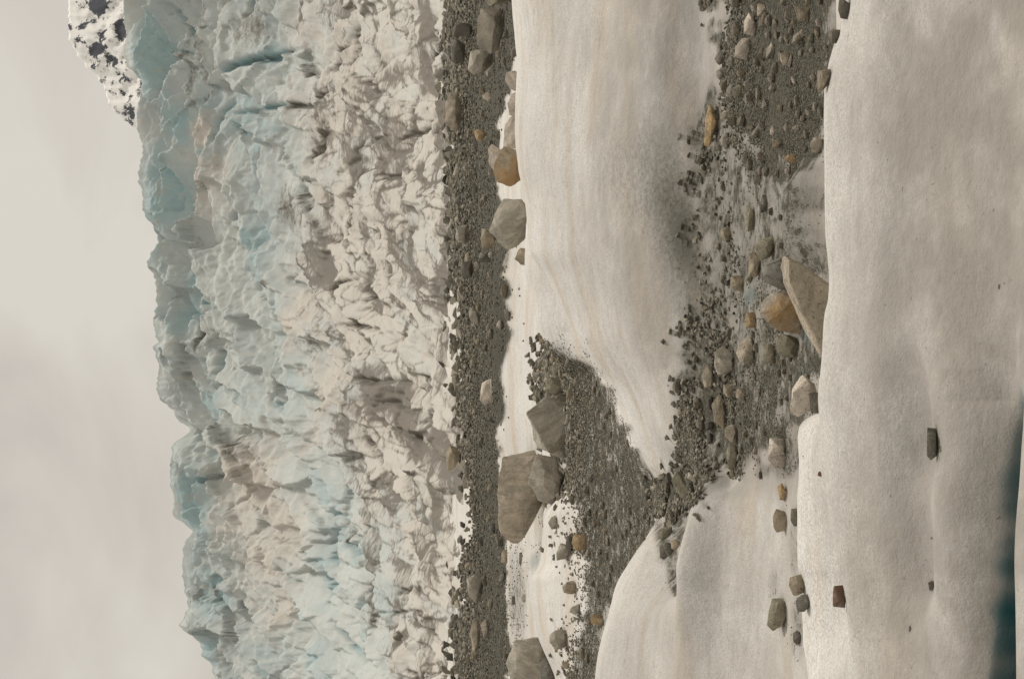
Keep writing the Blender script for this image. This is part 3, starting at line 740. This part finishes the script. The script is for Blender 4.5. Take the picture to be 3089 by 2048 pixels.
rock('rock', 'small pale pinkish rock half hidden behind the white ridge', (1523, 214, 1575, 277), 'pale', D=20.5)
rock('rock', 'flat pale rock half hidden behind the white ridge', (1530, 278, 1578, 352), 'pale', D=20.8)
rock('boulder', 'pale pinkish boulder above the orange stained boulder', (1514, 348, 1580, 451), 'pale', 'boulder', D=20.6)
rock('rock', 'pale wedge of rock behind the orange stained boulder', (1467, 428, 1512, 522), 'pale', D=22.5)
rock('boulder', 'grey brown boulder with an orange stained end on the white ridge crest', (1485, 442, 1572, 565), 'brown', 'boulder', D=19.6, stain=0.52, outline=tr(900, 0, 2.24, [(1385, 990), (1475, 1025), (1490, 1200), (1420, 1265), (1340, 1240), (1312, 1170), (1330, 1080)]))
rock('boulder', 'large grey five sided boulder tapering to a point beside the white ridge', (1477, 598, 1592, 757), 'grey', 'boulder', D=19.0, outline=tr(900, 0, 2.24, [(1390, 1345), (1480, 1340), (1550, 1480), (1530, 1560), (1470, 1660), (1415, 1695), (1345, 1625), (1290, 1560), (1320, 1450)]))
rock('rock', 'small brown triangular rock below the five sided boulder', (1552, 748, 1600, 802), 'brown', D=18.4)
rock('rock', 'rounded ochre stone inside the rubble band', (1427, 384, 1462, 428), 'ochre', D=27)
rock('rock', 'pale round stone in the rubble band near the ochre one', (1454, 277, 1485, 308), 'pale', D=25)
rock('rock', 'long pale slab lying along the far edge of the rubble band', (1340, 268, 1387, 397), 'tan', D=39)
rock('boulder', 'pale pinkish boulder at the near edge of the rubble band behind white ice', (1445, 1141, 1500, 1226), 'pale', 'boulder', D=26)
rock('rock', 'grey rock high in the middle of the rubble band', (1413, 927, 1445, 980), 'grey', D=30)
rock('rock', 'dark green grey rock beside the white fringe of the rubble band', (1387, 784, 1422, 846), 'dark', D=34)
rock('rock', 'grey rock at the far edge of the rubble band above the five sided boulder', (1373, 681, 1409, 739), 'grey', D=37)
rock('rock', 'brown rock in the rubble band touching the tip of the five sided boulder', (1449, 686, 1494, 752), 'brown', D=25)
rock('rock', 'dark flat rock in the rubble band below the brown one', (1444, 757, 1492, 794), 'dark', D=25.5)
rock('rock', 'brown rock resting alone on the white fringe', (1341, 1340, 1379, 1420), 'brown', D=44)
rock('rock', 'dark grey rock in the left end of the rubble band', (1407, 1720, 1455, 1825), 'grey', D=31)
rock('rock', 'pale tapering slab standing in the left rubble band', (1417, 1863, 1446, 1982), 'tan', D=31)
rock('rock', 'thin pale splinter beside the pale tapering slab', (1450, 1865, 1476, 1930), 'tan', D=28)
# boulders on the gravel apron
rock('rock', 'knobbly dark rock above the striped grey boulder', (1641, 1137, 1702, 1195), 'olive', detail=2)
rock('rock', 'small dark stone beside the knobbly dark rock', (1676, 1186, 1716, 1214), 'dark')
rock('boulder', 'big striped grey brown boulder with a pointed end on the gravel', (1588, 1194, 1716, 1392), 'grey', 'boulder', outline=tr(1500, 650, 2.15, [(190, 1280), (330, 1170), (420, 1190), (460, 1330), (440, 1500), (400, 1580), (260, 1500)]), detail=2)
rock('boulder', 'longest brown grey boulder with a flat cut end beside the rubble band', (1503, 1358, 1624, 1646), 'tan', 'boulder', D=18.9, outline=tr(1150, 1300, 2.096, [(755, 150), (945, 122), (990, 180), (985, 440), (905, 600), (890, 700), (840, 725), (760, 690), (738, 560), (742, 260)]), detail=2, thick=0.6)
rock('boulder', 'egg shaped boulder with a dark underside leaning on the longest boulder', (1596, 1367, 1694, 1524), 'grey', 'boulder', D=17.0, outline=tr(1150, 1300, 2.096, [(985, 140), (1080, 165), (1135, 260), (1120, 400), (1075, 470), (990, 440), (935, 330), (940, 220)]), detail=2)
rock('boulder', 'large faceted grey boulder cut by the lower frame edge', (1525, 1918, 1660, 2085), 'grey', 'boulder', D=18.6, outline=tr(1150, 1300, 2.096, [(840, 1310), (985, 1300), (1050, 1400), (1085, 1560), (1000, 1640), (830, 1600), (785, 1460)]), detail=2)
rock('rock', 'dark rock against the large faceted boulder', (1620, 1965, 1690, 2080), 'dark', D=17.6)
rock('rock', 'kite shaped grey stone on the white hump near the faceted boulder', (1656, 1896, 1713, 1963), 'grey')
rock('rock', 'rounded grey brown stone on the white hump', (1675, 1636, 1722, 1694), 'grey')
rock('rock', 'ochre brown stone next to the rounded stone on the white hump', (1724, 1610, 1775, 1662), 'ochre', stain=.2)
rock('rock', 'thin dark splinter between the rounded and the ochre stones', (1706, 1608, 1728, 1672), 'dark')
rock('rock', 'brown angular stone at the foot of the white hump', (1696, 1751, 1741, 1796), 'brown')
rock('rock', 'small grey stone stuck in the end of the white hump', (1653, 1553, 1684, 1596), 'grey')
rock('rock', 'flat grey stone on the gravel edge below the brown angular stone', (1718, 1818, 1753, 1856), 'grey')
rock('rock', 'ochre pointed stone in front of the smooth pale dome', (1780, 1849, 1823, 1889), 'ochre', stain=.3)
rock('rock', 'dark stone on the white strip below the longest boulder', (1565, 1662, 1596, 1725), 'dark', D=21)
rock('rock', 'small grey stone on the white strip', (1570, 1787, 1600, 1818), 'grey', D=20.6)
rock('rock', 'small dark stone at the start of the white strip', (1541, 1796, 1560, 1824), 'dark', D=22)
rock('rock', 'dark block at the near edge of the left rubble', (1500, 1720, 1534, 1772), 'dark', D=24)
rock('rock', 'brown block at the end of the longest boulder', (1508, 1653, 1541, 1700), 'brown', D=23.4)
rock('rock', 'grey sliver stone on the white strip near the frame edge', (1582, 1740, 1602, 1772), 'grey', D=20.6)
rock('rock', 'small brown stone on the lower flank of the white hump', (1694, 1992, 1718, 2016), 'brown')
# trough
rock('rock', 'pale slanting rock in the dense rubble, second from the frame edge', (2240, 37, 2281, 112), 'pale')
rock('rock', 'pale blocky rock casting a dark gap in the dense rubble', (2216, 112, 2263, 186), 'pale')
rock('rock', 'small tan rock at the frame edge in the dense rubble', (2284, 9, 2311, 51), 'tan')
rock('rock', 'rounded brown grey rock near the ice crest at the frame edge', (2395, 12, 2444, 70), 'brown')
rock('rock', 'pale slab tilted on white ice near the rounded brown rock', (2386, 88, 2428, 140), 'tan', outline=[(2428, 92), (2424, 112), (2398, 140), (2386, 132), (2394, 108), (2416, 88)])
rock('rock', 'small pale pointed rock in the middle of the dense rubble', (2309, 126, 2337, 177), 'pale')
rock('rock', 'long ochre slab lying at the upper edge of the rubble', (2124, 312, 2160, 447), 'ochre', outline=[(2140, 312), (2154, 335), (2160, 365), (2150, 420), (2138, 447), (2125, 440), (2124, 400), (2128, 350)])
rock('rock', 'small rounded tan stone beside the long ochre slab', (2172, 333, 2200, 365), 'tan')
rock('rock', 'dark brown rock pressed against the near ice crest', (2463, 207, 2505, 279), 'brown')
rock('rock', 'dark brown rock half hidden behind the near crest at the frame edge', (2524, -10, 2562, 60), 'dark')
rock('rock', 'dark stone behind the near crest between two brown rocks', (2500, 88, 2534, 135), 'dark')
rock('rock', 'small pale stone at the rim of the bare ice in the rubble', (2321, 379, 2339, 414), 'pale')
rock('rock', 'grey brown stone just below the small pale one', (2328, 416, 2365, 453), 'brown')
rock('rock', 'orange brown stone where the rubble meets bare white ice', (2363, 463, 2407, 495), 'ochre', stain=.3)
rock('rock', 'pale brown stone beside the near crest above the orange brown stone', (2444, 414, 2483, 467), 'tan')
rock('rock', 'olive rock buried in dark rubble below the pale blocky rock', (2205, 254, 2242, 302), 'olive')
rock('rock', 'flat tan rock in the rubble beside white ice', (2351, 153, 2381, 200), 'tan')
rock('rock', 'long dark grey rod of stone on the speckled ice', (2247, 612, 2276, 702), 'olive')
rock('rock', 'short dark stone beside the long rod of stone', (2290, 586, 2316, 647), 'dark')
rock('rock', 'lone grey brown pyramid stone on white ice', (2167, 680, 2208, 734), 'brown')
rock('rock', 'olive brown angular rock above the white ice lump', (2277, 706, 2335, 790), 'olive', outline=[(2330, 706), (2335, 735), (2318, 775), (2293, 790), (2280, 765), (2277, 740), (2300, 722)])
rock('rock', 'ochre brown block beside the olive angular rock', (2252, 757, 2293, 841), 'brown', stain=.15)
rock('rock', 'brown stone above the blue melt patch', (2202, 829, 2242, 880), 'brown')
rock('boulder', 'big grey brown slab leaning on the near ice crest', (2354, 764, 2512, 1085), 'tan', 'boulder', D=6.05, outline=tr(1500, 650, 2.15, [(1850, 255), (1945, 290), (2140, 460), (2185, 540), (2170, 720), (2150, 900), (2090, 930), (2020, 780), (1930, 540), (1850, 420)]), detail=2, thick=.35, plate=True)
rock('boulder', 'round boulder half orange half grey beside the big slab', (2293, 871, 2425, 1010), 'grey', 'boulder', stain=.50, outline=[(2300, 910), (2330, 876), (2370, 871), (2405, 890), (2422, 940), (2420, 985), (2400, 1008), (2350, 1000), (2312, 975), (2293, 940)], detail=2, thick=.9)
rock('rock', 'small orange stone beside the round orange boulder', (2244, 941, 2281, 995), 'ochre', stain=.5)
rock('rock', 'tan angular rock in front of the grey oval rock', (2221, 1015, 2279, 1097), 'tan', outline=[(2228, 1040), (2258, 1015), (2275, 1030), (2279, 1075), (2268, 1097), (2230, 1092), (2221, 1070)])
rock('rock', 'smooth grey oval rock on speckled ice below the big white ridge', (2147, 1045, 2214, 1143), 'grey')
rock('rock', 'pale tan rock behind the smooth grey oval rock', (2112, 1097, 2153, 1173), 'tan')
rock('rock', 'rough brown rock at the foot of the round orange boulder', (2333, 1003, 2409, 1083), 'olive', detail=2)
rock('rock', 'dark brown rock next to the rough brown rock', (2300, 1030, 2338, 1098), 'olive')
rock('rock', 'tall pinkish grey rock over a dark gap at the near crest', (2382, 1127, 2452, 1262), 'pale', D=6.6, outline=tr(1500, 650, 2.15, [(1985, 1030), (2040, 1090), (2030, 1200), (1985, 1280), (1950, 1310), (1900, 1260), (1910, 1150), (1950, 1080)]))
rock('rock', 'dark rock in the gap under the tall pinkish rock', (2436, 1180, 2488, 1250), 'dark', D=6.35)
rock('rock', 'long ochre brown rock among gravel at the foot of the white ridge', (2147, 1183, 2190, 1297), 'brown', stain=.2)
rock('rock', 'grey brown stone between the oval rock and the long ochre rock', (2179, 1155, 2218, 1201), 'brown')
rock('rock', 'tan stone beside the gravel stream below the tan angular rock', (2219, 1169, 2251, 1210), 'tan')
rock('rock', 'tan stone at the end of the long ochre brown rock', (2186, 1278, 2223, 1336), 'tan')
rock('rock', 'pinkish grey flat rock on ice near the near crest', (2316, 1315, 2370, 1414), 'pale')
rock('rock', 'olive rock wedged at the lower end of the big white ridge', (2025, 1417, 2079, 1514), 'olive', outline=[(2040, 1419), (2060, 1430), (2079, 1470), (2077, 1500), (2062, 1514), (2040, 1480), (2025, 1450)])
rock('rock', 'small grey stone beside the olive wedged rock', (2072, 1420, 2104, 1456), 'grey')
rock('rock', 'dark olive rock above the blunt end of the pale dome', (2190, 1327, 2227, 1421), 'olive')
rock('rock', 'small orange brown stone on white ice left of the pinkish flat rock', (2344, 1455, 2372, 1512), 'ochre')
rock('rock', 'grey brown oblong rock on ice beside the pale dome', (2328, 1532, 2370, 1607), 'brown')
rock('rock', 'dark olive stone next to the grey brown oblong rock', (2382, 1532, 2408, 1593), 'olive')
rock('rock', 'brown triangular rock behind the left near crest', (2378, 1723, 2430, 1798), 'brown')
rock('rock', 'small brown stone on the left near crest', (2416, 1706, 2437, 1750), 'brown', D=5.95)
rock('rock', 'largest olive brown block in the left hollow', (2313, 1801, 2370, 1903), 'olive', outline=[(2330, 1803), (2366, 1801), (2370, 1850), (2345, 1895), (2330, 1903), (2313, 1885), (2316, 1840)])
rock('rock', 'dark rock behind the left near crest below the brown triangle', (2400, 1790, 2444, 1850), 'dark')
rock('rock', 'dark stone at the end of the left hollow', (2387, 1899, 2418, 1948), 'dark')
rock('rock', 'dark brown square block lying in the fold of the near ice', (2509, 1763, 2551, 1834), 'red', outline=[(2516, 1766), (2549, 1763), (2546, 1800), (2541, 1834), (2511, 1828), (2511, 1795)])
rock('pebble', 'tiny reddish pebble alone on the smooth near ice', (2465, 1421, 2481, 1439), 'red', 'pebble')
rock('rock', 'dark elongated stone sunk in the near ice hollow', (2793, 1287, 2825, 1392), 'dark', outline=[(2797, 1287), (2818, 1290), (2824, 1330), (2820, 1375), (2808, 1392), (2796, 1375), (2793, 1330)])
rock('pebble', 'small dark pebble at the step of the near ice', (2798, 1748, 2819, 1786), 'dark', 'pebble')
rock('pebble', 'tiny dark pebble alone low on the near ice', (2741, 1886, 2751, 1907), 'dark', 'pebble')
rock('pebble', 'tiny dark pebble closest to the bottom of the near ice slope', (3010, 856, 3018, 874), 'dark', 'pebble')
rock('rock', 'dark rock lying in the groove behind the pale dome', (1982, 1587, 2022, 1632), 'olive')
rock('rock', 'dark rock farther down the groove behind the pale dome', (1988, 1634, 2030, 1690), 'dark')
rock('rock', 'narrow brown rock by the groove and the dome edge', (2022, 1624, 2048, 1662), 'brown')
print('named stones', len(used))
# stones melt themselves a hollow and collect grit round it
for X, D, r in used:
    if D > 19: continue
    y = 1024 - X / D * F; wpx = 3.2 * r / D * F
    m0, m1 = np.searchsorted(YC, [y - wpx, y + wpx])
    if m1 - m0 < 2: continue
    d2_ = ((P[:, m0:m1, 0] - X) ** 2 + (Dg[:, m0:m1] - D) ** 2) / (r * r)
    Zg[:, m0:m1] -= .16 * r * np.exp(-d2_ / 1.6)
    dirt[:, m0:m1] = np.maximum(dirt[:, m0:m1], .42 * np.exp(-d2_ / 1.7))
    blue[:, m0:m1] = np.maximum(blue[:, m0:m1], .16 * np.exp(-d2_ / 1.3))
P = np.stack([x_of(Yg, Dg, Zg), Dg, Zg], -1)
Vg = v_of(Zg, Dg)
ground = grid_mesh('glacier_surface', P, M_GROUND, {'dirt': dirt, 'blue': blue, 'grime_shade': grime_shade, 'silt': silt})
ground['kind'] = 'structure'


# ------------------------------------------------------------------ countless small gravel
def gravel_templates(n, npts, seed):
    rs = random.Random(seed); res = []
    for k in range(n):
        bm = bmesh.new()
        sx, sy, sz = rs.uniform(.7, 1.25), rs.uniform(.6, 1.0), rs.uniform(.4, .8)
        for i in range(npts):
            v = Vector((rs.gauss(0, 1), rs.gauss(0, 1), rs.gauss(0, 1))).normalized()
            bm.verts.new((v.x * sx, v.y * sy, v.z * sz))
        r = bmesh.ops.convex_hull(bm, input=bm.verts)
        bmesh.ops.delete(bm, geom=list({e for e in r['geom_interior'] + r['geom_unused'] if isinstance(e, bmesh.types.BMVert)}), context='VERTS')
        bmesh.ops.triangulate(bm, faces=bm.faces)
        bm.verts.index_update()
        V = np.array([v.co[:] for v in bm.verts]); Fc = np.array([[v.index for v in f.verts] for f in bm.faces])
        bm.free(); res.append((V, Fc))
    return res
TEMPL = gravel_templates(10, 9, 3)

area = np.zeros_like(Dg)
dD = np.abs(np.gradient(Dg, axis=0)); dX = np.abs(np.gradient(P[..., 0], axis=1))
area = dD * dX
def sample(mask, n, seed):
    g = np.random.default_rng(seed)
    w = (area * mask).ravel(); w /= w.sum()
    i = g.choice(w.size, n, p=w)
    r, c = np.unravel_index(i, mask.shape)
    r2 = np.clip(r + 1, 0, mask.shape[0] - 1); c2 = np.clip(c + 1, 0, mask.shape[1] - 1)
    a, b = g.uniform(size=(2, n, 1))
    return P[r, c] + (P[r2, c] - P[r, c]) * a + (P[r, c2] - P[r, c]) * b
def scatter(name, label, mask, n, smin, smax, power, seed, dark=1.0):
    g = np.random.default_rng(seed)
    pts = sample(mask, n, seed)
    size = smin * (smax / smin) ** (g.uniform(size=n) ** power)
    rot = g.uniform(0, 2 * math.pi, n)
    tint = np.clip(g.beta(1.25, 2.0, n) * dark, 0, 1)
    Vs, Fs, Ts = [], [], []; base = 0
    which = g.integers(0, len(TEMPL), n)
    for k, (V, Fc) in enumerate(TEMPL):
        idx = np.nonzero(which == k)[0]
        if not len(idx): continue
        c, s = np.cos(rot[idx])[:, None], np.sin(rot[idx])[:, None]
        sq = g.uniform(.7, 1.3, (len(idx), 1)); 
        x = V[None, :, 0] * sq; y = V[None, :, 1]
        vx = (x * c - y * s) * size[idx][:, None]; vy = (x * s + y * c) * size[idx][:, None]
        vz = (V[None, :, 2] + 0.25) * size[idx][:, None]
        A = np.stack([vx + pts[idx, 0:1], vy + pts[idx, 1:2], vz + pts[idx, 2:3]], -1)
        f = Fc[None] + (np.arange(len(idx)) * len(V))[:, None, None] + base
        Vs.append(A.reshape(-1, 3)); Fs.append(f.reshape(-1, 3)); Ts.append(np.repeat(tint[idx], len(V)))
        base += len(idx) * len(V)
    Vs, Fs, Ts = np.concatenate(Vs), np.concatenate(Fs), np.concatenate(Ts)
    o = raw_mesh(name, Vs, Fs, M_GRAVEL, {'tint': Ts}, smooth=False)
    o['kind'] = 'stuff'; o['label'] = label; o['category'] = 'gravel'
    print(name, n, 'stones', len(Fs), 'tris')
    return o
inview = (Yg > -420) & (Yg < 2470)
def fringe(m, w):
    f = (m > .05).astype(float)
    for _ in range(40):
        f[1:-1] = (f[:-2] + 2 * f[1:-1] + f[2:]) / 4; f[:, 1:-1] = (f[:, :-2] + 2 * f[:, 1:-1] + f[:, 2:]) / 4
    return np.maximum(m, w * f)
clump = np.clip(0.55 + 1.1 * fbm(P[..., 0] * 2.2, Dg * 2.2, 3, 70), 0, 2)
scatter('trough_gravel', 'loose grey brown gravel strewn in the icy trough', fringe(np.maximum.reduce([dz_trough * .22, dz_dense * 1.6, dz_left * 1.4]), .12) * clump ** 1.7 * inview, 16000, 0.005, 0.042, 2.6, 101, .8)
scatter('apron_gravel', 'sandy brown gravel apron behind the big white ridge', fringe(dz_apron, .22) * (Dg > 11) * (0.4 + clump) * inview, 16000, 0.008, 0.075, 2.7, 102)
scatter('moraine_rubble', 'dark grey rubble band along the foot of the glacier', fringe(dz_band, .25) * (0.4 + clump) * inview * (30 / Dg) ** 1.6, 20000, 0.025, 0.30, 2.2, 103, .85)
sparse = np.clip(dirt, 0, .5) * ((Dg < 18) | (Dg < 24) & (Yg > 1500)) * inview
scatter('scattered_grit', 'sparse small stones scattered over the dirty white ice', sparse * clump, 2500, 0.006, 0.025, 1.6, 104)

# ------------------------------------------------------------------ single middle-sized stones
STONES = []
for k in range(8):
    rs = random.Random(200 + k)
    o = rand_outline(rs, rs.choice((5, 6, 7)), rs.uniform(.2, .8)); pts = []
    for ox, oz in o:
        pts += [(ox, oz * .8, rs.uniform(-.15, .15)), (ox * rs.uniform(.35, .9), oz * rs.uniform(.3, .75), rs.uniform(.3, .6)), (ox * .7, oz * .6, -.35)]
    STONES.append(hull_mesh('stone', pts, 0, 0, k))
STOP = set('in over beside cut next on standing sticking where half behind inside lying at above below touching with resting near casting pressed between just buried leaning wedged among sunk alone closest farther by tapering against stuck under high'.split())
REFS = []
for o_ in col.objects:
    if o_.get('category') in ('rock', 'boulder'):
        w = o_['label'].split(); k = next((i for i, x in enumerate(w) if x in STOP), len(w))
        D_ = o_.location.y; REFS.append((float(v_of(o_.location.z, D_)), 1024 - o_.location.x / D_ * F, ' '.join(w[:k])))
NAMES = {}
def stone_label(v, y, size, cname, where):
    d = sorted((math.hypot(v - a_, y - b_), a_, b_, n_) for a_, b_, n_ in REFS if len(n_.split()) > 1)[0]
    dv, dy = v - d[1], y - d[2]
    side = ('right of' if dv > 0 else 'left of') if abs(dv) > abs(dy) else ('below' if dy > 0 else 'above')
    key = (size, cname, side, d[3], where); NAMES[key] = NAMES.get(key, 0) + 1
    o_ = ['', 'second ', 'third ', 'fourth ', 'fifth ', 'sixth '][min(NAMES[key] - 1, 5)]
    return f'{o_}{size} {cname} stone {side} the {d[3]} {where}'
def many(mask, n, smin, smax, seed, where, group, colours):
    g = np.random.default_rng(seed); rs = random.Random(seed); made = 0
    for p in sample(mask, n * 6, seed):
        if made >= n: break
        s = smin * (smax / smin) ** (g.uniform() ** 1.7)
        if any((p[0] - a) ** 2 + (p[1] - b) ** 2 < (0.8 * c + s) ** 2 for a, b, c in used): continue
        yy = 1024 - p[0] / p[1] * F
        if not -20 < yy < 2068: continue
        # only those one can see
        c = int(np.clip(np.searchsorted(YC, yy), 0, NC - 1)); v = float(v_of(p[2] + s * .4, p[1]))
        q = (Dg[:, c] < p[1] - s)
        if (Vg[q, c] < v).any(): continue
        ob = bpy.data.objects.new('stone', rs.choice(STONES)); col.objects.link(ob)
        ob.location = (p[0], p[1], p[2] + s * .22)
        ob.scale = (s * rs.uniform(.8, 1.25), s * rs.uniform(.75, 1.1), s * rs.uniform(.75, 1.2))
        ob.rotation_euler = (rs.uniform(-.25, .25), rs.uniform(-.3, .3), rs.uniform(0, 6.28))
        cn = rs.choice(colours); cc = COL[cn]; j = rs.uniform(.9, 1.45)
        ob.color = (cc[0] * j, cc[1] * j, cc[2] * j, rs.choice((0, 0, 0, .2)))
        ob['label'] = stone_label(v, yy, 'tiny' if s < (smin * smax) ** .5 * .85 else 'small', cn, where); ob['category'] = 'stone'; ob['group'] = group
        used.append((p[0], p[1], s)); made += 1
    print(group, made)
many(dz_dense * inview, 70, .025, .06, 301, 'in dense rubble', 'stones in the dense trough rubble', ['grey', 'brown', 'tan', 'olive', 'pale'])
many(np.maximum(dz_left, .4 * dz_trough) * inview, 70, .022, .055, 302, 'on speckled ice', 'stones on the speckled trough ice', ['grey', 'brown', 'tan', 'olive', 'dark'])
many(dz_apron * inview, 60, .04, .10, 303, 'on the apron', 'stones on the gravel apron', ['grey', 'brown', 'tan', 'olive'])
many(dz_band * inview * (30 / Dg) ** 1.2, 100, .10, .34, 304, 'in the rubble', 'rocks in the rubble band', ['grey', 'olive', 'dark', 'brown', 'pale'])
